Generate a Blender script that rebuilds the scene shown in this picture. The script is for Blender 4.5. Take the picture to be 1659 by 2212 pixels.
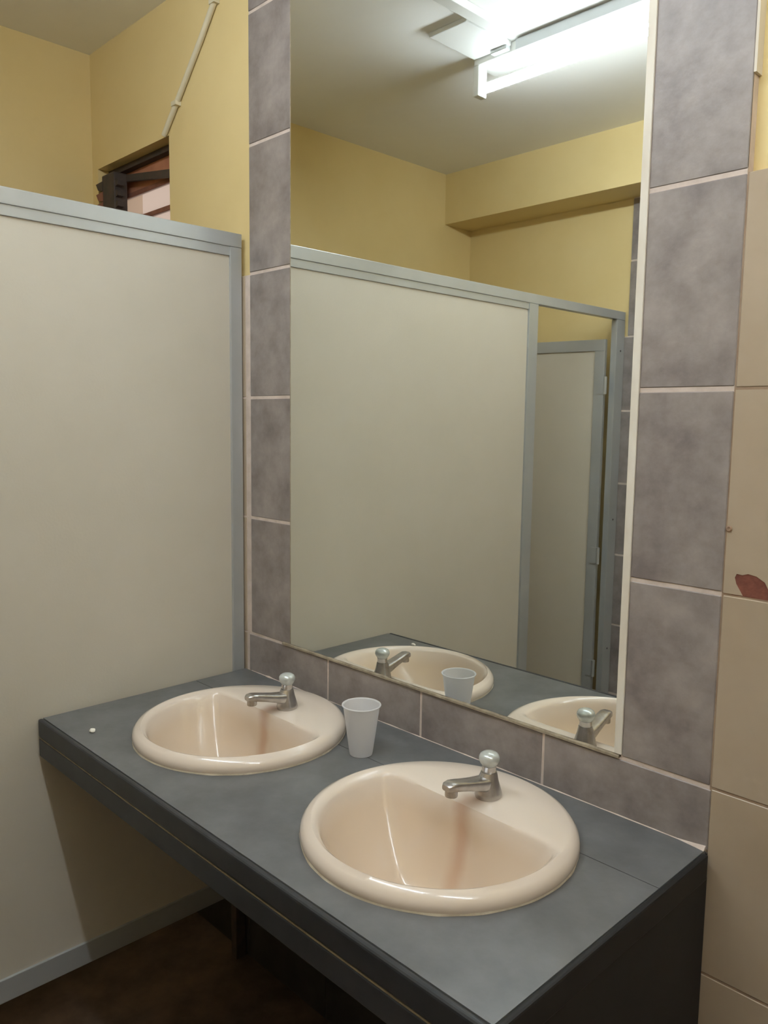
import bpy, bmesh, math, random
from mathutils import Vector, Matrix, noise

random.seed(7)
for o in list(bpy.data.objects):
    bpy.data.objects.remove(o)
S = bpy.context.scene
C = S.collection
ZC = 0.805                      # height of the counter top above the floor

# ------------------------------------------------------------------ camera
F_PX, W_PX, H_PX = 1737.0, 1659, 2212
cam_d = bpy.data.cameras.new('camera')
cam = bpy.data.objects.new('camera', cam_d)
C.objects.link(cam)
yaw, pitch, roll = -0.7961, -0.1134, 0.0130
fwd = Vector((math.sin(yaw) * math.cos(pitch), math.cos(yaw) * math.cos(pitch), math.sin(pitch)))
rgt = Vector((math.cos(yaw), -math.sin(yaw), 0))
upv = rgt.cross(fwd)
r2 = rgt * math.cos(roll) + upv * math.sin(roll)
u2 = upv * math.cos(roll) - rgt * math.sin(roll)
m = Matrix((r2, u2, -fwd)).transposed().to_4x4()
m.translation = Vector((1.6874, -1.1737, 0.6475 + ZC))
cam.matrix_world = m
cam_d.sensor_fit = 'VERTICAL'
cam_d.sensor_height = 36.0
cam_d.sensor_width = 27.0
cam_d.lens = F_PX / H_PX * 36.0
cam_d.clip_start = 0.02
S.camera = cam

# ------------------------------------------------------------------ world + exposure
TUBE_STRENGTH = 74.0
wd = bpy.data.worlds.new('daylight')
S.world = wd
wd.use_nodes = True
bg = wd.node_tree.nodes['Background']
bg.inputs['Color'].default_value = (1.0, 0.83, 0.72, 1)
bg.inputs['Strength'].default_value = 0.75
S.view_settings.view_transform = 'Standard'
S.view_settings.look = 'None'
S.view_settings.gamma = 1.0
S.view_settings.exposure = 0.0
S.view_settings.use_curve_mapping = False

# ------------------------------------------------------------------ materials
def lin(c):
    r = []
    for v in c:
        v /= 255.0
        r.append(v / 12.92 if v <= 0.04045 else ((v + 0.055) / 1.055) ** 2.4)
    return (r[0], r[1], r[2], 1)

def mat(name, c1, c2=None, rough=0.5, metal=0.0, scale=8.0, detail=4.0, bump=0.0, bump_scale=60.0, spec=0.5,
        stretch=None, lo=0.35, hi=0.65, per_object=False):
    mt = bpy.data.materials.new(name)
    mt.use_nodes = True
    nt = mt.node_tree
    b = nt.nodes['Principled BSDF']
    b.inputs['Roughness'].default_value = rough
    b.inputs['Metallic'].default_value = metal
    b.inputs['Specular IOR Level'].default_value = spec
    b.inputs['Base Color'].default_value = lin(c1)
    tc = nt.nodes.new('ShaderNodeTexCoord')
    mp = nt.nodes.new('ShaderNodeMapping')
    src = tc.outputs['Object']
    if per_object:
        oi = nt.nodes.new('ShaderNodeObjectInfo')
        mul = nt.nodes.new('ShaderNodeVectorMath')
        mul.operation = 'SCALE'
        mul.inputs[0].default_value = (13.0, 7.0, 17.0)
        nt.links.new(oi.outputs['Random'], mul.inputs['Scale'])
        nt.links.new(mul.outputs[0], mp.inputs['Location'])
    nt.links.new(src, mp.inputs['Vector'])
    if stretch:
        mp.inputs['Scale'].default_value = stretch
    if c2:
        n = nt.nodes.new('ShaderNodeTexNoise')
        n.inputs['Scale'].default_value = scale
        n.inputs['Detail'].default_value = detail
        n.inputs['Roughness'].default_value = 0.62
        nt.links.new(mp.outputs['Vector'], n.inputs['Vector'])
        cr = nt.nodes.new('ShaderNodeValToRGB')
        cr.color_ramp.elements[0].position = lo
        cr.color_ramp.elements[1].position = hi
        cr.color_ramp.elements[0].color = lin(c1)
        cr.color_ramp.elements[1].color = lin(c2)
        nt.links.new(n.outputs['Fac'], cr.inputs['Fac'])
        nt.links.new(cr.outputs['Color'], b.inputs['Base Color'])
    if bump > 0:
        n2 = nt.nodes.new('ShaderNodeTexNoise')
        n2.inputs['Scale'].default_value = bump_scale
        n2.inputs['Detail'].default_value = 3.0
        nt.links.new(mp.outputs['Vector'], n2.inputs['Vector'])
        bp = nt.nodes.new('ShaderNodeBump')
        bp.inputs['Strength'].default_value = bump
        bp.inputs['Distance'].default_value = 0.004
        nt.links.new(n2.outputs['Fac'], bp.inputs['Height'])
        nt.links.new(bp.outputs['Normal'], b.inputs['Normal'])
    return mt

M = {}
M['yellow'] = mat('yellow_paint', (224, 201, 144), (229, 207, 152), rough=0.55, scale=2.5, bump=0.12, bump_scale=45)
M['ceiling'] = mat('ceiling_paint', (246, 245, 241), (250, 249, 246), rough=0.8, scale=2, bump=0.1, bump_scale=30)
M['grey_tile'] = mat('slate_grey_tile', (118, 108, 105), (158, 148, 143), rough=0.42, scale=14, detail=8, bump=0.25,
                     bump_scale=38, lo=0.3, hi=0.7, per_object=True)
M['shaded_tile'] = mat('shade_darkened_tile', (46, 43, 41), (58, 54, 51), rough=0.5, scale=14, per_object=True)  # tile darkened to carry the shade under counter and partition
M['grout'] = mat('pale_grout', (214, 198, 188), (196, 180, 168), rough=0.9, scale=25)
M['brown_grout'] = mat('brown_grout', (136, 112, 92), (160, 138, 116), rough=0.9, scale=18)
M['beige_tile'] = mat('beige_tile', (170, 152, 130), (178, 161, 140), rough=0.35, scale=5, per_object=True)
M['terracotta'] = mat('terracotta_bed', (98, 54, 43), (130, 78, 62), rough=0.95, scale=30, bump=0.5)
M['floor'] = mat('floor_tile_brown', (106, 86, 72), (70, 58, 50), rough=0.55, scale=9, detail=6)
M['panel'] = mat('cream_laminate', (200, 192, 176), (204, 196, 181), rough=0.5, scale=3, bump=0.05, bump_scale=180)
M['aluminium'] = mat('grey_aluminium', (174, 176, 175), (182, 184, 184), rough=0.32, metal=0.3, scale=4)
M['chrome'] = mat('worn_chrome', (196, 193, 191), (172, 167, 163), rough=0.26, metal=0.85, scale=40)
M['knob'] = mat('pale_chrome_knob', (210, 214, 211), (194, 199, 197), rough=0.22, metal=0.35, scale=40)
M['counter'] = mat('dark_slate_counter', (86, 87, 87), (113, 113, 114), rough=0.34, scale=9, detail=9, lo=0.3, hi=0.72, bump=0.08, bump_scale=25)
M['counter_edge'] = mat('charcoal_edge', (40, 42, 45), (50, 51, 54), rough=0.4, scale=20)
M['shade_black'] = mat('shade_black', (20, 19, 19), (26, 25, 25), rough=0.6, scale=20)  # near-black colour stands in for the shade at the counter end
M['caulk'] = mat('cream_caulk', (206, 196, 176), (186, 172, 150), rough=0.8, scale=40, bump=0.4, bump_scale=90)
M['white_caulk'] = mat('white_caulk', (232, 226, 214), (216, 206, 190), rough=0.7, scale=14, stretch=(1, 1, 0.3))
M['grime'] = mat('grimy_mortar', (132, 120, 102), (166, 154, 132), rough=0.9, scale=35, bump=0.4, bump_scale=90)
M['mirror'] = mat('silvered_glass', (244, 247, 243), rough=0.012, metal=1.0)
M['cup'] = mat('white_plastic', (246, 245, 246), rough=0.35)
_nt = M['cup'].node_tree
_tr = _nt.nodes.new('ShaderNodeBsdfTranslucent')
_tr.inputs['Color'].default_value = lin((248, 247, 248))
_mx = _nt.nodes.new('ShaderNodeMixShader')
_mx.inputs[0].default_value = 0.5
_nt.links.new(_nt.nodes['Principled BSDF'].outputs[0], _mx.inputs[1])
_nt.links.new(_tr.outputs[0], _mx.inputs[2])
_nt.links.new(_mx.outputs[0], _nt.nodes['Material Output'].inputs['Surface'])
M['white_metal'] = mat('white_enamel', (226, 226, 222), rough=0.45)
M['black_iron'] = mat('dark_iron', (58, 50, 46), (76, 62, 54), rough=0.7, scale=30)
M['rust_bar'] = mat('rusty_brown_bar', (120, 78, 62), (140, 92, 72), rough=0.8, scale=30)
M['brown_board'] = mat('orange_brown_board', (186, 128, 98), (172, 112, 84), rough=0.7, scale=12)
M['pipe'] = mat('cream_conduit', (216, 206, 180), rough=0.4)
M['brown_plug'] = mat('brown_plug', (146, 120, 98), rough=0.8)
M['white_fleck'] = mat('white_fleck', (236, 230, 218), rough=0.7)

def make_porcelain():
    mt = bpy.data.materials.new('cream_porcelain')
    mt.use_nodes = True
    nt = mt.node_tree
    b = nt.nodes['Principled BSDF']
    b.inputs['Roughness'].default_value = 0.16
    b.inputs['Coat Weight'].default_value = 0.3
    b.inputs['Coat Roughness'].default_value = 0.08
    tc = nt.nodes.new('ShaderNodeTexCoord')
    sx = nt.nodes.new('ShaderNodeSeparateXYZ')
    nt.links.new(tc.outputs['Object'], sx.inputs[0])
    # rust run: narrow streak below the tap, fading toward the middle of the bowl
    def math_n(op, a, bv):
        n = nt.nodes.new('ShaderNodeMath')
        n.operation = op
        for i, v in enumerate((a, bv)):
            if isinstance(v, (int, float)):
                n.inputs[i].default_value = v
            elif v is not None:
                nt.links.new(v, n.inputs[i])
        return n.outputs[0]
    nz = nt.nodes.new('ShaderNodeTexNoise')
    nz.inputs['Scale'].default_value = 22
    nt.links.new(tc.outputs['Object'], nz.inputs['Vector'])
    wob = math_n('MULTIPLY', math_n('SUBTRACT', nz.outputs['Fac'], 0.5), 0.02)
    ax = math_n('ABSOLUTE', math_n('ADD', sx.outputs[0], wob), None)
    wx = nt.nodes.new('ShaderNodeMapRange')
    wx.interpolation_type = 'SMOOTHSTEP'
    nt.links.new(ax, wx.inputs['Value'])
    wx.inputs['From Min'].default_value = 0.002
    wx.inputs['From Max'].default_value = 0.026
    wx.inputs['To Min'].default_value = 1.0
    wx.inputs['To Max'].default_value = 0.0
    wy = nt.nodes.new('ShaderNodeMapRange')
    wy.interpolation_type = 'SMOOTHSTEP'
    nt.links.new(sx.outputs[1], wy.inputs['Value'])
    wy.inputs['From Min'].default_value = -0.02
    wy.inputs['From Max'].default_value = 0.068
    wy2 = nt.nodes.new('ShaderNodeMapRange')
    wy2.interpolation_type = 'SMOOTHSTEP'
    nt.links.new(sx.outputs[1], wy2.inputs['Value'])
    wy2.inputs['From Min'].default_value = 0.085
    wy2.inputs['From Max'].default_value = 0.11
    wy2.inputs['To Min'].default_value = 1.0
    wy2.inputs['To Max'].default_value = 0.0
    f = math_n('MULTIPLY', math_n('MULTIPLY', wx.outputs[0], wy.outputs[0]), wy2.outputs[0])
    f = math_n('MULTIPLY', f, 0.42)
    # bowl colour by height, slightly more tan than the rim
    wz = nt.nodes.new('ShaderNodeMapRange')
    wz.interpolation_type = 'SMOOTHSTEP'
    nt.links.new(sx.outputs[2], wz.inputs['Value'])
    wz.inputs['From Min'].default_value = -0.02
    wz.inputs['From Max'].default_value = 0.022
    wz.inputs['To Min'].default_value = 1.0
    wz.inputs['To Max'].default_value = 0.0
    m1 = nt.nodes.new('ShaderNodeMix')
    m1.data_type = 'RGBA'
    m1.inputs['A'].default_value = lin((226, 211, 196))
    m1.inputs['B'].default_value = lin((214, 194, 172))
    nt.links.new(wz.outputs[0], m1.inputs['Factor'])
    m2 = nt.nodes.new('ShaderNodeMix')
    m2.data_type = 'RGBA'
    nt.links.new(m1.outputs['Result'], m2.inputs['A'])
    m2.inputs['B'].default_value = lin((168, 104, 56))
    nt.links.new(f, m2.inputs['Factor'])
    nt.links.new(m2.outputs['Result'], b.inputs['Base Color'])
    return mt
M['porcelain'] = make_porcelain()

def make_glow():
    mt = bpy.data.materials.new('fluorescent_glow')
    mt.use_nodes = True
    nt = mt.node_tree
    nt.nodes.clear()
    o = nt.nodes.new('ShaderNodeOutputMaterial')
    e = nt.nodes.new('ShaderNodeEmission')
    e.inputs['Color'].default_value = (0.90, 1.0, 1.08, 1)
    e.inputs['Strength'].default_value = TUBE_STRENGTH
    nt.links.new(e.outputs[0], o.inputs[0])
    return mt
M['glow'] = make_glow()

def make_louvre_glass():
    mt = bpy.data.materials.new('frosted_louvre_glass')
    mt.use_nodes = True
    nt = mt.node_tree
    nt.nodes.clear()
    o = nt.nodes.new('ShaderNodeOutputMaterial')
    t = nt.nodes.new('ShaderNodeBsdfTransparent')
    t.inputs['Color'].default_value = (0.97, 0.94, 0.92, 1)
    d = nt.nodes.new('ShaderNodeBsdfTranslucent')
    d.inputs['Color'].default_value = (0.85, 0.82, 0.8, 1)
    mx = nt.nodes.new('ShaderNodeMixShader')
    mx.inputs[0].default_value = 0.35
    nt.links.new(t.outputs[0], mx.inputs[1])
    nt.links.new(d.outputs[0], mx.inputs[2])
    nt.links.new(mx.outputs[0], o.inputs[0])
    return mt
M['louvre'] = make_louvre_glass()

# ------------------------------------------------------------------ mesh helpers
def box(bm, x0, x1, y0, y1, z0, z1):
    v = [bm.verts.new((x, y, z)) for z in (z0, z1) for y in (y0, y1) for x in (x0, x1)]
    for f in ((0, 2, 3, 1), (4, 5, 7, 6), (0, 1, 5, 4), (2, 6, 7, 3), (0, 4, 6, 2), (1, 3, 7, 5)):
        bm.faces.new([v[i] for i in f])

def prism(bm, pts, axis, a, b):
    """extrude a 2D outline along an axis (pts are the two other coordinates in x,y,z order)"""
    def mk(p, t):
        if axis == 'z': return (p[0], p[1], t)
        if axis == 'y': return (p[0], t, p[1])
        return (t, p[0], p[1])
    lo = [bm.verts.new(mk(p, a)) for p in pts]
    hi = [bm.verts.new(mk(p, b)) for p in pts]
    n = len(pts)
    bm.faces.new(lo[::-1])
    bm.faces.new(hi)
    for i in range(n):
        bm.faces.new((lo[i], lo[(i + 1) % n], hi[(i + 1) % n], hi[i]))

def loft(bm, rings, cap0=True, cap1=True):
    R = [[bm.verts.new(p) for p in r] for r in rings]
    n = len(R[0])
    for a, b in zip(R[:-1], R[1:]):
        for i in range(n):
            bm.faces.new((a[i], a[(i + 1) % n], b[(i + 1) % n], b[i]))
    if cap0: bm.faces.new(R[0][::-1])
    if cap1: bm.faces.new(R[-1])

def lathe(bm, prof, n=40, cx=0, cy=0, cap0=True, cap1=True):
    loft(bm, [[(cx + r * math.cos(2 * math.pi * i / n), cy + r * math.sin(2 * math.pi * i / n), z) for i in range(n)]
              for r, z in prof], cap0, cap1)

def tube(bm, pts, r, n=16):
    rings = []
    pts = [Vector(p) for p in pts]
    for i, p in enumerate(pts):
        d = (pts[min(i + 1, len(pts) - 1)] - pts[max(i - 1, 0)]).normalized()
        a = d.orthogonal().normalized()
        if i and rings:
            a = (prev - d * prev.dot(d)).normalized()
        prev = a
        b = d.cross(a)
        rings.append([p + (a * math.cos(t) + b * math.sin(t)) * r for t in [2 * math.pi * k / n for k in range(n)]])
    loft(bm, rings)

def obj(name, bm, material, parent=None, bevel=0.0, smooth=False, seg=2, loc=None):
    if bevel > 0:
        bmesh.ops.bevel(bm, geom=[e for e in bm.edges], offset=bevel, segments=seg, affect='EDGES', profile=0.6, clamp_overlap=True)
    bmesh.ops.recalc_face_normals(bm, faces=bm.faces)
    me = bpy.data.meshes.new(name)
    bm.to_mesh(me)
    bm.free()
    me.materials.append(M[material])
    if smooth:
        for p in me.polygons:
            p.use_smooth = True
        try:
            me.set_sharp_from_angle(angle=math.radians(38))
        except Exception:
            pass
    o = bpy.data.objects.new(name, me)
    C.objects.link(o)
    if parent: o.parent = parent
    if loc: o.location = loc
    return o

def bobj(name, b, material, parent=None, bevel=0.0, seg=2):
    bm = bmesh.new()
    box(bm, *b)
    return obj(name, bm, material, parent, bevel, seg=seg)

def cbox(name, b, material, parent=None, bevel=0.0):
    """a box whose origin sits at its centre (tiles)"""
    c = ((b[0] + b[1]) / 2, (b[2] + b[3]) / 2, (b[4] + b[5]) / 2)
    bm = bmesh.new()
    box(bm, b[0] - c[0], b[1] - c[0], b[2] - c[1], b[3] - c[1], b[4] - c[2], b[5] - c[2])
    return obj(name, bm, material, parent, bevel, loc=c, seg=1)

def thing(name, label, cat, loc=(0, 0, 0), group=None):
    o = bpy.data.objects.new(name, None)
    C.objects.link(o)
    o.location = loc
    o.empty_display_size = 0.1
    tag(o, label, cat, group)
    return o

def tag(o, label, cat, group=None):
    o['label'] = label
    o['category'] = cat
    if group: o['group'] = group
    return o

def struct(o, label=None, cat=None):
    o['kind'] = 'structure'
    if label: o['label'] = label
    if cat: o['category'] = cat
    return o

def dup(root, loc):
    r = root.copy()
    C.objects.link(r)
    r.location = loc
    for ch in list(root.children):
        c = ch.copy()
        C.objects.link(c)
        c.parent = r
        for g in ch.children:
            d = g.copy()
            C.objects.link(d)
            d.parent = c
    return r

# ------------------------------------------------------------------ room shell
XL, XR = -0.86, 2.85
YB_UP, YB = -1.692, -1.876
HC = ZC + 1.766
ZB = ZC + 1.545
Z0 = ZC + 0.0995
P = 0.30
XA, XB, XC, XD = 0.0074, 0.171, 1.054, 1.203
WX0, WX1, WZ0, WZ1 = -0.822, -0.385, ZC + 1.02, ZC + 1.417
PYL = 0.010                         # plaster face left of the mirror
PY = 0.020                          # plaster face of the mirror wall

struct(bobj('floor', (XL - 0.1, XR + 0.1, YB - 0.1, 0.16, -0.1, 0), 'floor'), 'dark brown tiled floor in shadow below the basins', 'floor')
struct(bobj('ceiling', (XL - 0.1, XR + 0.1, YB - 0.1, 0.16, HC, HC + 0.1), 'ceiling'), 'off white plastered ceiling', 'ceiling')

bm = bmesh.new()
box(bm, XL - 0.1, WX0, PYL, 0.16, 0, HC)
box(bm, WX1, 0.6, PYL, 0.16, 0, HC)
box(bm, 0.6, XR + 0.1, PY, 0.16, 0, HC)
box(bm, WX0, WX1, PYL, 0.16, 0, WZ0)
box(bm, WX0, WX1, PYL, 0.16, WZ1, HC)
wf = struct(obj('wall_front', bm, 'yellow'), 'yellow painted wall carrying the mirror and the tiles', 'wall')
wl = struct(bobj('wall_left', (XL - 0.1, XL, YB, PY, 0, HC), 'yellow'), 'yellow painted side wall behind the cubicle partition', 'wall')
wr = struct(bobj('wall_right', (XR, XR + 0.1, YB, PY, 0, HC), 'yellow'), 'yellow painted side wall beside the viewer', 'wall')
wb = struct(bobj('wall_back', (XL - 0.1, XR + 0.1, YB - 0.1, YB, 0, HC), 'yellow'), 'yellow back wall seen in the mirror', 'wall')
bobj('lintel_beam', (XL, XR, YB, YB_UP, ZB, HC), 'yellow', wb)

# grout beds + tiles ------------------------------------------------------
G = 0.0024
GZ = 0.0036
bm = bmesh.new()
box(bm, XA, XB, 0.0012, PYL, Z0, HC)
box(bm, XC, XD, 0.0012, PY, Z0, HC)
box(bm, XA, XD, 0.0012, PY, ZC - 0.01, Z0)
box(bm, XL, XA, 0.0012, PYL, Z0 - 0.6, Z0 + 3 * P - 0.002)
obj('grout_bed', bm, 'grout', wf)
bobj('shaded_bed', (XA, XD, 0.0012, PY, 0, ZC - 0.01), 'shaded_tile', wf)  # bed darkened like its tiles, as shade below the counter
bobj('shaded_bed', (XL, XA, 0.0012, PYL, 0, Z0 - 0.6), 'shaded_tile', wf)
bobj('brown_bed', (XD, XR, 0.0012, PY, 0, Z0 + 3 * P - 0.002), 'brown_grout', wf)
bobj('grout_edge', (XD + 0.0002, XD + 0.0040, 0.0004, PY, ZC + 1.13, HC - 0.001), 'white_caulk', wf)

def tile_y(x0, x1, z0, z1, m_, par, yb=0.004, yf=0.0, jit=0.0006):
    d = random.uniform(-jit, jit)
    lo, hi = min(yb, yf + d), max(yb, yf + d)
    gz = 0.0019 if m_ == 'beige_tile' else GZ
    return cbox('tile', (x0 + G, x1 - G, lo, hi, z0 + gz, z1 - gz), m_, par, 0.0012)

for k in range(6):
    zt = min(Z0 + (k + 1) * P, HC)
    tile_y(XA - G, XB, Z0 + k * P, zt, 'grey_tile', wf)
    tile_y(XC, XD + G, Z0 + k * P, zt, 'grey_tile', wf)
bsx = [XA - 0.012, 0.309, 0.603, 0.903, XD + 2 * G]
for a, b in zip(bsx[:-1], bsx[1:]):
    tile_y(a, b, ZC - 0.004, Z0, 'grey_tile', wf)
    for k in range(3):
        tile_y(a, b, max(0, Z0 - (k + 2) * P + 0.2), Z0 - (k + 1) * P + 0.2, 'shaded_tile', wf)

# beige tiles right of the counter; the one with the broken corner is cut out
xs = [XD] + [XD + 0.302 * i for i in range(1, 6)] + [XR]
for i, (a, b) in enumerate(zip(xs[:-1], xs[1:])):
    for k in range(-3, 3):
        za, zb_ = max(0.001, Z0 + k * P), Z0 + (k + 1) * P
        if i == 0 and k == 1:
            c = ((a + b) / 2, 0.002, (za + zb_) / 2)
            x0, x1, z0, z1 = a + G, b - G, za + 0.0019, zb_ - 0.0019
            out = [(x0, z0), (x0 + 0.028, z0), (x0 + 0.0245, z0 + 0.006), (x0 + 0.018, z0 + 0.016), (x0 + 0.0155, z0 + 0.025),
                   (x0 + 0.018, z0 + 0.031), (x0 + 0.026, z0 + 0.030), (x0 + 0.034, z0 + 0.033), (x0 + 0.046, z0 + 0.031),
                   (x0 + 0.058, z0 + 0.024), (x0 + 0.064, z0 + 0.013), (x0 + 0.070, z0), (x1, z0), (x1, z1), (x0, z1)]
            bm = bmesh.new()
            prism(bm, [(p[0] - c[0], p[1] - c[2]) for p in out], 'y', -0.002, 0.002)
            t = obj('tile', bm, 'beige_tile', wf, loc=c)
            t['label'] = 'beige tile with a broken lower corner'
            bobj('broken_bed', (x0 + 0.012, x0 + 0.075, 0.0008, 0.006, z0 - 0.001, z0 + 0.036), 'terracotta', wf)['label'] = 'red brown bed showing in the broken tile'
        else:
            tile_y(a, b, za, zb_, 'beige_tile', wf)
# beige tiles inside the cubicle, left of the grey column
xs = [XL, XL + 0.27, XL + 0.57, -0.0105]
for a, b in zip(xs[:-1], xs[1:]):
    for k in range(-3, 3):
        tile_y(a, b, max(0.001, Z0 + k * P), Z0 + (k + 1) * P, 'shaded_tile' if k == -3 else 'beige_tile', wf)  # lowest row takes the shade-darkened tile
# side wall tiles (right) and grey column on the back wall
bm = bmesh.new()
box(bm, -0.008, 0.302, YB, YB + 0.0088, 0, ZB)
box(bm, -0.040, -0.008, YB, YB + 0.0088, 0, Z0 + 3 * P)
box(bm, 0.302, XR, YB, YB + 0.0088, 0, Z0 + 3 * P - 0.002)
obj('grout_bed', bm, 'grout', wb)
for k in range(-3, 5):
    za, zb_ = max(0.001, Z0 + k * P), min(Z0 + (k + 1) * P, ZB)
    tile_y(-0.012 if k >= 3 else -0.044, 0.300, za, zb_, 'grey_tile', wb, YB + 0.005, YB + 0.010)
xs = [0.302 + 0.302 * i for i in range(9)]
for a, b in zip(xs[:-1], xs[1:]):
    for k in range(-3, 3):
        tile_y(a, min(b, XR), max(0.001, Z0 + k * P), Z0 + (k + 1) * P, 'beige_tile', wb, YB + 0.005, YB + 0.010)
bobj('grout_bed', (XR - 0.0088, XR, YB, 0.0, 0, Z0 + 3 * P - 0.002), 'grout', wr)
ys = [-0.002 - 0.302 * i for i in range(7)]
for a, b in zip(ys[:-1], ys[1:]):
    for k in range(-3, 3):
        za, zb_ = max(0.001, Z0 + k * P), Z0 + (k + 1) * P
        cbox('tile', (XR - 0.010, XR - 0.005, max(b, YB + 0.01) + G, a - G, za + G, zb_ - G), 'beige_tile', wr, 0.0012)

# ------------------------------------------------------------------ mirror
mr = thing('wall_mirror', 'tall frameless wall mirror above the two basins, showing the room', 'mirror', (0.61, 0, Z0))
def mpart(name, b, m_, bevel=0.0):
    return bobj(name, (b[0] - 0.61, b[1] - 0.61, b[2], b[3], b[4] - Z0, b[5] - Z0), m_, mr, bevel)
MZ0, MZ1 = Z0 + 0.006, ZC + 1.70
mpart('glass', (XB + 0.002, XC - 0.011, -0.002, 0.0095, MZ0, MZ1), 'mirror')
mpart('edge_strip', (XC - 0.0108, XC + 0.0022, -0.0028, 0.0012, MZ0, MZ1), 'white_caulk', 0.0008)
mpart('edge_strip', (XB - 0.0015, XB + 0.0018, -0.002, 0.0025, MZ0, MZ1), 'grime', 0.0008)
bm = bmesh.new()
# uneven mortar ledge under the glass
pts = []
n = 60
rings = []
for i in range(n + 1):
    x = XB - 0.03 + (XC - XB + 0.028) * i / n - 0.61
    h = 0.0045 + 0.002 * noise.noise(Vector((x * 30, 0, 0)))
    d = -0.004 + 0.0015 * noise.noise(Vector((x * 22, 5, 0)))
    rings.append([(x, 0.008, -0.001), (x, d, -0.001), (x, d, h * 0.6), (x, d + 0.002, h + 0.001), (x, 0.008, h + 0.001)])
loft(bm, rings)
obj('bottom_bedding', bm, 'grime', mr)

# ------------------------------------------------------------------ counter
XCL = -0.019
D = 0.5367
CT = [(0.325, -0.250), (0.888, -0.262)]
HOLE = 0.198
ct = thing('vanity_counter', 'dark slate grey wash counter holding the two basins', 'counter', (0.6, -D / 2, ZC))
def arc(c, y, side):
    """points of the hole circle that lie on one side of the line y, from +x to -x"""
    h = y - c[1]
    w = math.sqrt(HOLE * HOLE - h * h)
    a0 = math.atan2(h, w)
    a1 = math.atan2(h, -w)
    if side < 0:
        a1 -= 2 * math.pi if a1 > a0 else 0
        return [(c[0] + HOLE * math.cos(a0 + (a1 - a0) * i / 40), c[1] + HOLE * math.sin(a0 + (a1 - a0) * i / 40)) for i in range(41)]
    return [(c[0] + HOLE * math.cos(a0 + (a1 - a0) * i / 24), c[1] + HOLE * math.sin(a0 + (a1 - a0) * i / 24)) for i in range(25)]
YJ = -0.150
YF = -D + 0.012
def loc2(ps): return [(p[0] - 0.6, p[1] + D / 2) for p in ps]
out = [(XCL, YF), (XD, YF), (XD, YJ - 0.0008)] + arc(CT[1], YJ - 0.0008, -1) + arc(CT[0], YJ - 0.0008, -1) + [(XCL, YJ - 0.0008)]
bm = bmesh.new(); prism(bm, loc2(out), 'z', -0.03, 0.0)
obj('front_slab', bm, 'counter', ct)
out = [(XCL, -0.0012), (XCL, YJ + 0.0008)] + arc(CT[0], YJ + 0.0008, 1)[::-1] + arc(CT[1], YJ + 0.0008, 1)[::-1] + [(XD, YJ + 0.0008), (XD, -0.0012)]
bm = bmesh.new(); prism(bm, loc2(out), 'z', -0.03, 0.0)
obj('back_slab', bm, 'counter', ct)
# bullnose strip along the front, pale strip painting the highlight under it, apron
def cp(name, b, m_, bevel=0.0, seg=2):
    return bobj(name, (b[0] - 0.6, b[1] - 0.6, b[2] + D / 2, b[3] + D / 2, b[4], b[5]), m_, ct, bevel, seg)
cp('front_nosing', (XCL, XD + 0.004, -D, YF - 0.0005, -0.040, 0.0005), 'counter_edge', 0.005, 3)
cp('highlight_line', (XCL, XD + 0.001, -D + 0.0015, YF, -0.0425, -0.0398), 'grime')
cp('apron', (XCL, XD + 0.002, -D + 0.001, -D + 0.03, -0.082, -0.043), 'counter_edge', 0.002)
cp('end_nosing', (XD + 0.0005, XD + 0.010, YF, -0.012, -0.040, 0.0), 'shade_black', 0.003, 2)
cp('end_support', (XD - 0.05, XD + 0.006, -D + 0.02, -0.002, -ZC, -0.0405), 'shade_black', 0.002)  # assumed panel, coloured black for the shade below the counter
# bead of caulk where the top meets the tiles
bm = bmesh.new()
rings = []
for i in range(81):
    x = XA + (XD - XA) * i / 80
    w = 0.0016 + 0.0012 * noise.noise(Vector((x * 24, 2, 0)))
    if x > 1.16: w += 0.006 * (x - 1.16) / 0.04
    if 0.07 < x < 0.10: w += 0.0035 * (1 - abs(x - 0.085) / 0.015)
    w = max(w, 0.0008)
    rings.append([(x - 0.6, -0.0005 + D / 2, -0.001), (x - 0.6, -w - 0.0005 + D / 2, -0.001), (x - 0.6, -w * 0.5 + D / 2, w * 0.55), (x - 0.6, -0.0005 + D / 2, w * 0.8)])
loft(bm, rings)
obj('caulk_bead', bm, 'grout', ct)

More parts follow.
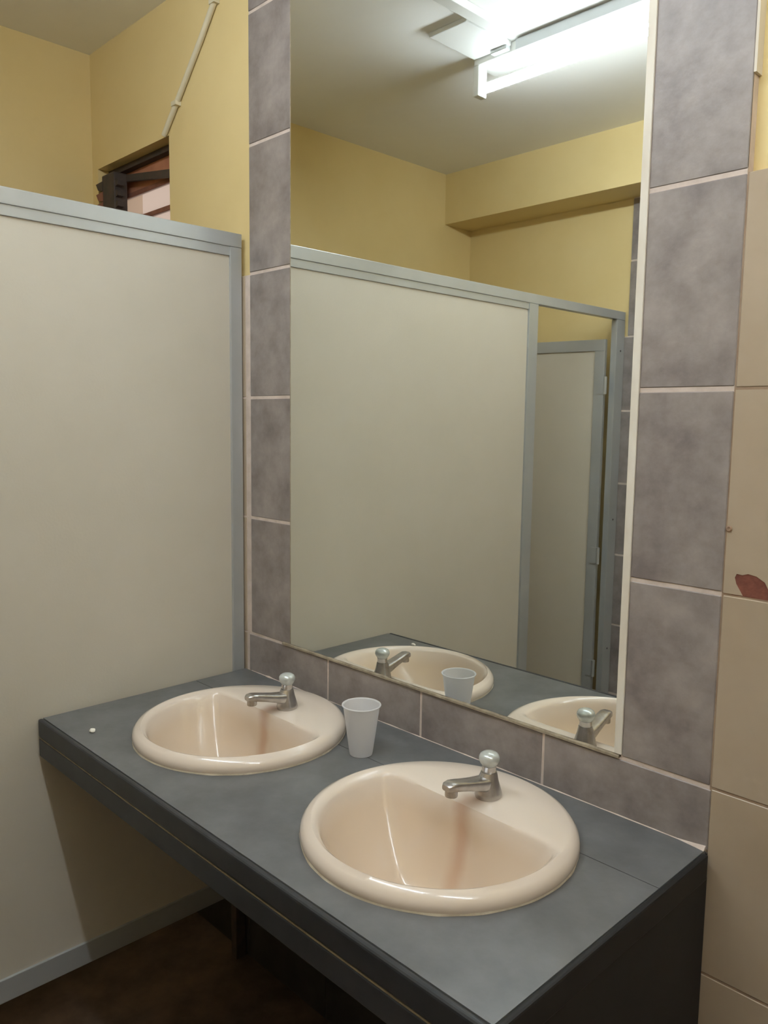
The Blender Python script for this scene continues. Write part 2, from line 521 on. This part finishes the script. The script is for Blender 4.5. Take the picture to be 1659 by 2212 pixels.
# ------------------------------------------------------------------ basins
def make_basin(loc):
    b = thing('wash_basin', '', 'basin', loc, 'cream wash basins set in the counter')
    N = 112
    R = 0.2190
    cx0, cy0 = 0.006, -0.008
    RI, CH = 0.186, 0.060
    def edge(t):
        s = math.sin(t)
        # circle of radius RI about (cx0, cy0), cut by the tap ledge y = CH (soft corners)
        dx, dy = math.cos(t), s
        bq = dx * cx0 + dy * cy0
        rc = bq + math.sqrt(bq * bq - (cx0 * cx0 + cy0 * cy0 - RI * RI))
        rl = CH / s if s > 0.02 else 9
        k = 10
        return (rc ** -k + rl ** -k) ** (-1 / k)
    rings = []
    th = [2 * math.pi * i / N for i in range(N)]
    for r, z in ((R - 0.020, -0.012), (R - 0.012, 0.0005), (R - 0.002, 0.0025), (R, 0.009), (R - 0.002, 0.017), (R - 0.008, 0.0245), (R - 0.016, 0.0285)):
        rings.append([(r * math.cos(t), r * math.sin(t), z) for t in th])
    # deck between the rounded rim and the bowl opening
    for s, dz in ((0.25, 0.0295), (0.6, 0.0285), (0.9, 0.0268)):
        rr = []
        for t in th:
            e = edge(t) + 0.006
            r = (R - 0.016) * (1 - s) + e * s
            rr.append((r * math.cos(t), r * math.sin(t), dz))
        rings.append(rr)
    bc = (0.0, -0.035)
    for tt, z in ((1.02, 0.0245), (1.0, 0.0205), (0.985, 0.013)):
        rings.append([(edge(t) * math.cos(t) * tt + bc[0] * (1 - tt), edge(t) * math.sin(t) * tt + bc[1] * (1 - tt), z) for t in th])
    for j in range(1, 20):
        tt = 0.975 * (1 - j / 20.5)
        z = 0.010 - 0.150 * (1 - (tt / 0.975) ** 2.7) ** 0.92
        w = (tt / 0.975) ** 1.6
        rings.append([((edge(t) * math.cos(t) * w + (bc[0] + 0.15 * math.cos(t)) * (1 - w)) * tt + bc[0] * (1 - tt),
                       (edge(t) * math.sin(t) * w + (bc[1] + 0.15 * math.sin(t)) * (1 - w)) * tt + bc[1] * (1 - tt), z) for t in th])
    bm = bmesh.new()
    loft(bm, rings, False, True)
    bw = obj('bowl', bm, 'porcelain', b, smooth=True)
    bm = bmesh.new()
    lathe(bm, [(0.004, -0.1372), (0.019, -0.1372), (0.021, -0.1385), (0.021, -0.141)], 32, bc[0], bc[1])
    obj('drain', bm, 'chrome', bw, smooth=True)
    bm = bmesh.new()
    rg = []
    for t in th:
        w = 0.0012 + 0.0022 * noise.noise(Vector((math.cos(t) * 5, math.sin(t) * 5, 3)))
        rr = R - 0.010
        rg.append([(rr * math.cos(t), rr * math.sin(t), 0.0002), ((R - 0.002 + w) * math.cos(t), (R - 0.002 + w) * math.sin(t), 0.0002),
                   ((R - 0.002) * math.cos(t), (R - 0.002) * math.sin(t), 0.0035)])
    rg.append(rg[0])
    V = [[bm.verts.new(p) for p in r] for r in rg[:-1]]
    for i in range(N):
        a, c = V[i], V[(i + 1) % N]
        for k in range(2):
            bm.faces.new((a[k], a[k + 1], c[k + 1], c[k]))
    obj('sealant_bead', bm, 'caulk', b, smooth=True)
    return b
b1 = make_basin((CT[0][0], CT[0][1], ZC))
b1['label'] = 'round cream basin nearer the cubicle partition, left of the cup'
b2 = dup(b1, (CT[1][0], CT[1][1], ZC))
b2['label'] = 'round cream basin nearer the viewer, at the free end of the counter'

# ------------------------------------------------------------------ taps
def make_tap(loc):
    t = thing('basin_tap', '', 'tap', loc, 'chrome push taps on the basins')
    # flared foot
    bm = bmesh.new()
    N = 36
    def ell(z, rx, ry, cy):
        return [(rx * math.cos(2 * math.pi * i / N), cy + ry * math.sin(2 * math.pi * i / N), z) for i in range(N)]
    loft(bm, [ell(-0.001, 0.0215, 0.0225, 0.0), ell(0.003, 0.0225, 0.0235, 0.0), ell(0.008, 0.0215, 0.0225, 0.0), ell(0.018, 0.0190, 0.0205, -0.001),
              ell(0.028, 0.0165, 0.0185, -0.002), ell(0.036, 0.0145, 0.0160, -0.001), ell(0.042, 0.0130, 0.0135, 0.0)])
    obj('body', bm, 'chrome', t, smooth=True)
    # spout: rounded bar rising slightly towards the tip
    bm = bmesh.new()
    rings = []
    for y, zc, w, h in ((0.000, 0.0225, 0.0150, 0.0120), (-0.020, 0.0255, 0.0150, 0.0112), (-0.036, 0.0295, 0.0140, 0.0095), (-0.056, 0.0345, 0.0132, 0.0084),
                        (-0.075, 0.0390, 0.0128, 0.0082), (-0.086, 0.0410, 0.0124, 0.0080), (-0.095, 0.0412, 0.0112, 0.0068), (-0.099, 0.0404, 0.0085, 0.0045)):
        ring = []
        for i in range(28):
            a = 2 * math.pi * i / 28
            ca, sa = math.cos(a), math.sin(a)
            ex = 0.55
            ring.append((w * math.copysign(abs(ca) ** ex, ca), y, zc + h * math.copysign(abs(sa) ** ex, sa)))
        rings.append(ring)
    loft(bm, rings)
    sp = obj('spout', bm, 'chrome', t, smooth=True)
    bm = bmesh.new()
    lathe(bm, [(0.0085, 0.0245), (0.0100, 0.0245), (0.0104, 0.0260), (0.0104, 0.0380)], 28, 0, -0.0865)
    obj('nozzle', bm, 'chrome', sp, smooth=True)
    # push knob
    bm = bmesh.new()
    lathe(bm, [(0.0115, 0.0415), (0.0120, 0.0430), (0.0118, 0.0520), (0.0125, 0.0530)], 36)
    obj('collar', bm, 'chrome', t, smooth=True)
    bm = bmesh.new()
    lathe(bm, [(0.0120, 0.0530), (0.0128, 0.0545), (0.0155, 0.0580), (0.0175, 0.0630), (0.0172, 0.0680), (0.0150, 0.0722), (0.0105, 0.0750), (0.0050, 0.0763), (0.0008, 0.0767)], 36)
    obj('push_knob', bm, 'knob', t, smooth=True)
    return t
t1 = make_tap((0.345, -0.145, ZC + 0.0285))
t1.rotation_euler = (0, 0, math.radians(-5))
t1['label'] = 'chrome push tap on the basin by the cubicle partition'
t2 = dup(t1, (0.899, -0.150, ZC + 0.0285))
t2['label'] = 'chrome push tap with pale knob on the basin nearer the viewer'

# ------------------------------------------------------------------ cup and small scraps on the counter
cup = thing('plastic_cup', 'white disposable plastic cup standing between the two basins', 'cup', (0.583, -0.147, ZC))
bm = bmesh.new()
lathe(bm, [(0.0205, 0.0005), (0.0222, 0.0008), (0.0228, 0.004), (0.0230, 0.0045), (0.0356, 0.0970), (0.0370, 0.0992), (0.0350, 0.0988), (0.0223, 0.0060), (0.0005, 0.0055)], 56, cap0=True, cap1=True)
obj('cup_wall', bm, 'cup', cup, smooth=True)
bm = bmesh.new()
prof = [(0.0370 + 0.0014 * math.cos(a), 0.0992 + 0.0014 * math.sin(a)) for a in [2 * math.pi * i / 10 for i in range(10)]]
n = 56
V = [[bm.verts.new((r * math.cos(2 * math.pi * i / n), r * math.sin(2 * math.pi * i / n), z)) for r, z in prof] for i in range(n)]
for i in range(n):
    for k in range(10):
        bm.faces.new((V[i][k], V[i][(k + 1) % 10], V[(i + 1) % n][(k + 1) % 10], V[(i + 1) % n][k]))
obj('rolled_rim', bm, 'cup', cup, smooth=True)

def scrap(name, label, x, y, z, r, m_, cat):
    bm = bmesh.new()
    bmesh.ops.create_icosphere(bm, subdivisions=2, radius=1.0)
    for v in bm.verts:
        k = 1 + 0.35 * noise.noise(v.co * 1.7 + Vector((x * 9, y * 9, 0)))
        v.co = Vector((v.co.x * r * k, v.co.y * r * 0.8 * k, max(v.co.z, -0.8) * r * 0.55 * k))
    lo = min(v.co.z for v in bm.verts)
    for v in bm.verts: v.co.z -= lo
    return tag(obj(name, bm, m_, None, smooth=True, loc=(x, y, z)), label, cat)
scrap('soap_scrap', 'small white soap scrap on the front of the counter by the partition', 0.128, -0.482, ZC, 0.0075, 'white_fleck', 'soap')

# ------------------------------------------------------------------ cubicle partition
XP = -0.021
TP = 0.026
pa = thing('cubicle_partition', 'cream toilet cubicle partition with grey aluminium frame beside the counter', 'partition', (XP - TP / 2, -0.9, 0))
def pp(name, b, m_, bevel=0.0015):
    return bobj(name, (b[0] - XP + TP / 2, b[1] - XP + TP / 2, b[2] + 0.9, b[3] + 0.9, b[4], b[5]), m_, pa, bevel)
ZT, ZR = ZC + 1.0971, ZC + 1.042
Y1, Y2, YE = -1.205, -1.258, YB + 0.012
pp('top_rail', (XP - TP, XP, YE, -0.003, ZR + 0.022, ZT), 'aluminium')
pp('rail_lip', (XP - TP + 0.003, XP - 0.003, Y1, -0.034, ZR, ZR + 0.0225), 'aluminium', 0.001)
pp('panel', (XP - TP + 0.007, XP - 0.007, Y1 + 0.001, -0.033, ZC - 0.561, ZR + 0.001), 'panel', 0)
pp('bottom_rail', (XP - TP, XP, Y1, -0.034, ZC - 0.612, ZC - 0.560), 'aluminium')
pp('post', (XP - TP, XP, -0.036, -0.0035, ZC - 0.612, ZR + 0.0215), 'aluminium')
pp('shaded_foot', (XP - TP + 0.001, XP - 0.001, -0.035, -0.0045, 0.001, ZC - 0.6125), 'black_iron')  # lower end of the post, coloured dark for the shade there
pp('post', (XP - TP, XP, Y2, Y1 + 0.0, 0.001, ZR + 0.0215), 'aluminium')
pp('post', (XP - TP, XP, YE, -1.802, 0.001, ZR + 0.0215), 'aluminium')
for z in (ZC + 0.94, ZC + 0.25, ZC - 0.3):
    bm = bmesh.new()
    lathe(bm, [(0.004, 0), (0.004, 0.0015), (0.0025, 0.0025)], 14)
    s = obj('screw', bm, 'black_iron', pa, loc=(TP / 2 - 0.0005, -1.835 + 0.9, z))
    s.rotation_euler = (0, math.pi / 2, 0)

# cubicle door, swung open into the cubicle
dr = thing('cubicle_door', 'cream cubicle door with grey frame, standing open, seen in the mirror', 'door', (XP - 0.036, -1.785, 0))
dr.rotation_euler = (0, 0, math.radians(180 - 9))
DT, DB, DW = ZC + 0.985, ZC - 0.61, 0.53
def dp(name, b, m_, bevel=0.0015): return bobj(name, b, m_, dr, bevel)
dp('panel', (0.04, DW - 0.04, -0.006, 0.006, DB + 0.04, DT - 0.045), 'panel', 0)
dp('top_rail', (0.0, DW, -0.0125, 0.0125, DT - 0.046, DT), 'aluminium')
dp('bottom_rail', (0.0, DW, -0.0125, 0.0125, DB, DB + 0.042), 'aluminium')
dp('stile', (0.0, 0.042, -0.0125, 0.0125, DB + 0.042, DT - 0.046), 'aluminium')
dp('stile', (DW - 0.042, DW, -0.0125, 0.0125, DB + 0.042, DT - 0.046), 'aluminium')
for z in (ZC + 0.80, ZC + 0.1, ZC - 0.38):
    bm = bmesh.new()
    lathe(bm, [(0.0065, z - 0.035), (0.0065, z + 0.035)], 16, -0.008, -0.014)
    box(bm, -0.008, 0.025, -0.0155, -0.012, z - 0.034, z + 0.034)
    obj('hinge', bm, 'aluminium', dr)

# ------------------------------------------------------------------ louvre window behind the partition
win = bpy.data.objects.new('window_1', None)
C.objects.link(win)
win.location = ((WX0 + WX1) / 2, 0.06, WZ0)
struct(win, 'small louvre window above the cubicle partition', 'window')
def wp(name, bm, m_, bevel=0.0, smooth=False):
    o = obj(name, bm, m_, win, bevel, smooth)
    for v in o.data.vertices: v.co -= Vector(win.location)
    return o
def wbox(name, b, m_, bevel=0.0):
    bm = bmesh.new(); box(bm, *b); return wp(name, bm, m_, bevel)
ZW = ZC
wbox('head_frame', (WX0 + 0.001, WX1 - 0.001, 0.044, 0.085, WZ1 - 0.018, WZ1 - 0.001), 'black_iron', 0.002)
wbox('sill_frame', (WX0 + 0.001, WX1 - 0.001, 0.044, 0.085, WZ0 + 0.001, WZ0 + 0.03), 'black_iron', 0.002)
wbox('jamb_frame', (WX0 + 0.001, WX0 + 0.030, 0.044, 0.085, WZ0 + 0.03, WZ1 - 0.018), 'black_iron', 0.002)
wbox('jamb_frame', (WX1 - 0.030, WX1 - 0.001, 0.044, 0.085, WZ0 + 0.03, WZ1 - 0.018), 'black_iron', 0.002)
bars = [ZW + 1.330, ZW + 1.254, ZW + 1.178, ZW + 1.102]
for zb_ in bars:
    wbox('glazing_bar', (WX0 + 0.030, WX1 - 0.030, 0.062, 0.076, zb_ - 0.006, zb_ + 0.006), 'rust_bar', 0.001)
wbox('top_board', (WX0 + 0.030, WX1 - 0.030, 0.066, 0.072, bars[0] + 0.006, WZ1 - 0.018), 'brown_board')
lv = bars + [WZ0 + 0.036]
for a, b in zip(lv[:-1], lv[1:]):
    wbox('glass_pane', (WX0 + 0.030, WX1 - 0.030, 0.067, 0.071, b + 0.006, a - 0.006), 'louvre')
# opening mechanism at the hinge side: upright with toothed clips, and the stay bar
bm = bmesh.new()
box(bm, WX0 + 0.045, WX0 + 0.125, 0.000, 0.044, ZW + 1.10, ZW + 1.385)
wp('louvre_upright', bm, 'black_iron', 0.004)
for i in range(7):
    zc_ = ZW + 1.362 - i * 0.031
    bm = bmesh.new()
    prism(bm, [(WX0 + 0.008, zc_ + 0.004), (WX0 + 0.052, zc_ + 0.006), (WX0 + 0.052, zc_ - 0.022), (WX0 + 0.022, zc_ - 0.016)], 'y', -0.002, 0.020)
    wp('louvre_clip', bm, 'rust_bar' if i else 'black_iron')
    bm = bmesh.new()
    prism(bm, [(WX0 + 0.120, zc_ + 0.002), (WX0 + 0.140, zc_ - 0.004), (WX0 + 0.140, zc_ - 0.018), (WX0 + 0.120, zc_ - 0.022)], 'y', 0.004, 0.024)
    wp('louvre_clip', bm, 'black_iron')
bm = bmesh.new()
prism(bm, [(WX0 + 0.10, ZW + 1.366), (WX1 - 0.008, ZW + 1.318), (WX1 - 0.008, ZW + 1.340), (WX0 + 0.10, ZW + 1.386)], 'y', 0.040, 0.052)
wp('stay_bar', bm, 'black_iron', 0.001)

# thin conduit running up the yellow wall from the window corner
bm = bmesh.new()
tube(bm, [(-0.398, 0.002, ZC + 1.418), (-0.30, 0.002, ZC + 1.512), (-0.20, 0.002, ZC + 1.612), (-0.06, 0.002, ZC + 1.763)], 0.0075, 14)
cd = thing('wall_conduit', 'thin cream conduit slanting up the yellow wall from the window', 'conduit', (-0.398, 0.002, ZC + 1.418))
o = obj('pipe', bm, 'pipe', cd, smooth=True)
for v in o.data.vertices: v.co -= Vector(cd.location)
for px, pz in ((-0.33, 1.483), (-0.14, 1.676)):
    bobj('pipe_clip', (px - 0.012 + 0.398, px + 0.012 + 0.398, -0.0095, 0.008, pz - 1.418 - 0.006, pz - 1.418 + 0.006), 'pipe', cd, 0.001)

# ------------------------------------------------------------------ ceiling light
LX0, LX1 = -0.005, 1.235
LY, LZ = -0.868, HC - 0.098
cl = thing('ceiling_light', 'white fluorescent batten light on the ceiling, seen in the mirror', 'light', ((LX0 + LX1) / 2, -0.85, HC))
def lp(name, b, m_, bevel=0.002):
    q = cl.location
    return bobj(name, (b[0] - q.x, b[1] - q.x, b[2] - q.y, b[3] - q.y, b[4] - q.z, b[5] - q.z), m_, cl, bevel)
lp('housing', (LX0, LX1, -0.960, -0.850, HC - 0.030, HC - 0.001), 'white_metal', 0.003)
lp('cover_rail', (0.16, LX1 - 0.04, -0.849, -0.840, HC - 0.034, HC - 0.004), 'aluminium', 0.001)
lp('ballast', (0.075, 0.135, -0.849, -0.828, HC - 0.026, HC - 0.001), 'aluminium', 0.004)
lp('mounting_board', (0.000, 0.140, -0.845, -0.640, HC - 0.014, HC - 0.001), 'white_metal', 0.002)
for x in (LX0 + 0.0, LX1 - 0.022):
    lp('lampholder', (x, x + 0.022, LY - 0.020, LY + 0.020, LZ - 0.022, HC - 0.031), 'white_metal', 0.003)
bm = bmesh.new()
q = cl.location
tube(bm, [(LX0 + 0.022 - q.x, LY - q.y, LZ - q.z), (LX1 - 0.022 - q.x, LY - q.y, LZ - q.z)], 0.0135, 20)
obj('tube', bm, 'glow', cl, smooth=True)['label'] = 'glowing white fluorescent tube'
cl['group'] = 'fluorescent battens in a row on the ceiling'
cl_fill = dup(cl, (cl.location.x + 1.45, cl.location.y, cl.location.z))  # unseen second batten, added for fill light
cl_fill['label'] = 'added unseen fluorescent batten further along the ceiling, for fill light'
# cable trunking running across the ceiling to the light
tk = thing('cable_trunking', 'white cable trunking crossing the ceiling to the light', 'trunking', (0.18, -0.38, HC))
bobj('channel', (-0.016, 0.016, -0.37, 0.36, -0.020, -0.001), 'white_metal', tk, 0.002)
bobj('lid', (-0.018, 0.018, -0.37, 0.36, -0.025, -0.0195), 'white_metal', tk, 0.001)

# ------------------------------------------------------------------ little things on the right wall tiles
bm = bmesh.new()
lathe(bm, [(0.0044, 0.0), (0.0048, 0.0015), (0.0032, 0.003), (0.001, 0.0022)], 14)
o = obj('wall_plug', bm, 'brown_plug', None, loc=(1.2085, 0.0005, ZC + 0.497))
o.rotation_euler = (math.pi / 2, 0, 0)
tag(o, 'small brown wall plug at the edge of the grey tiles', 'plug')
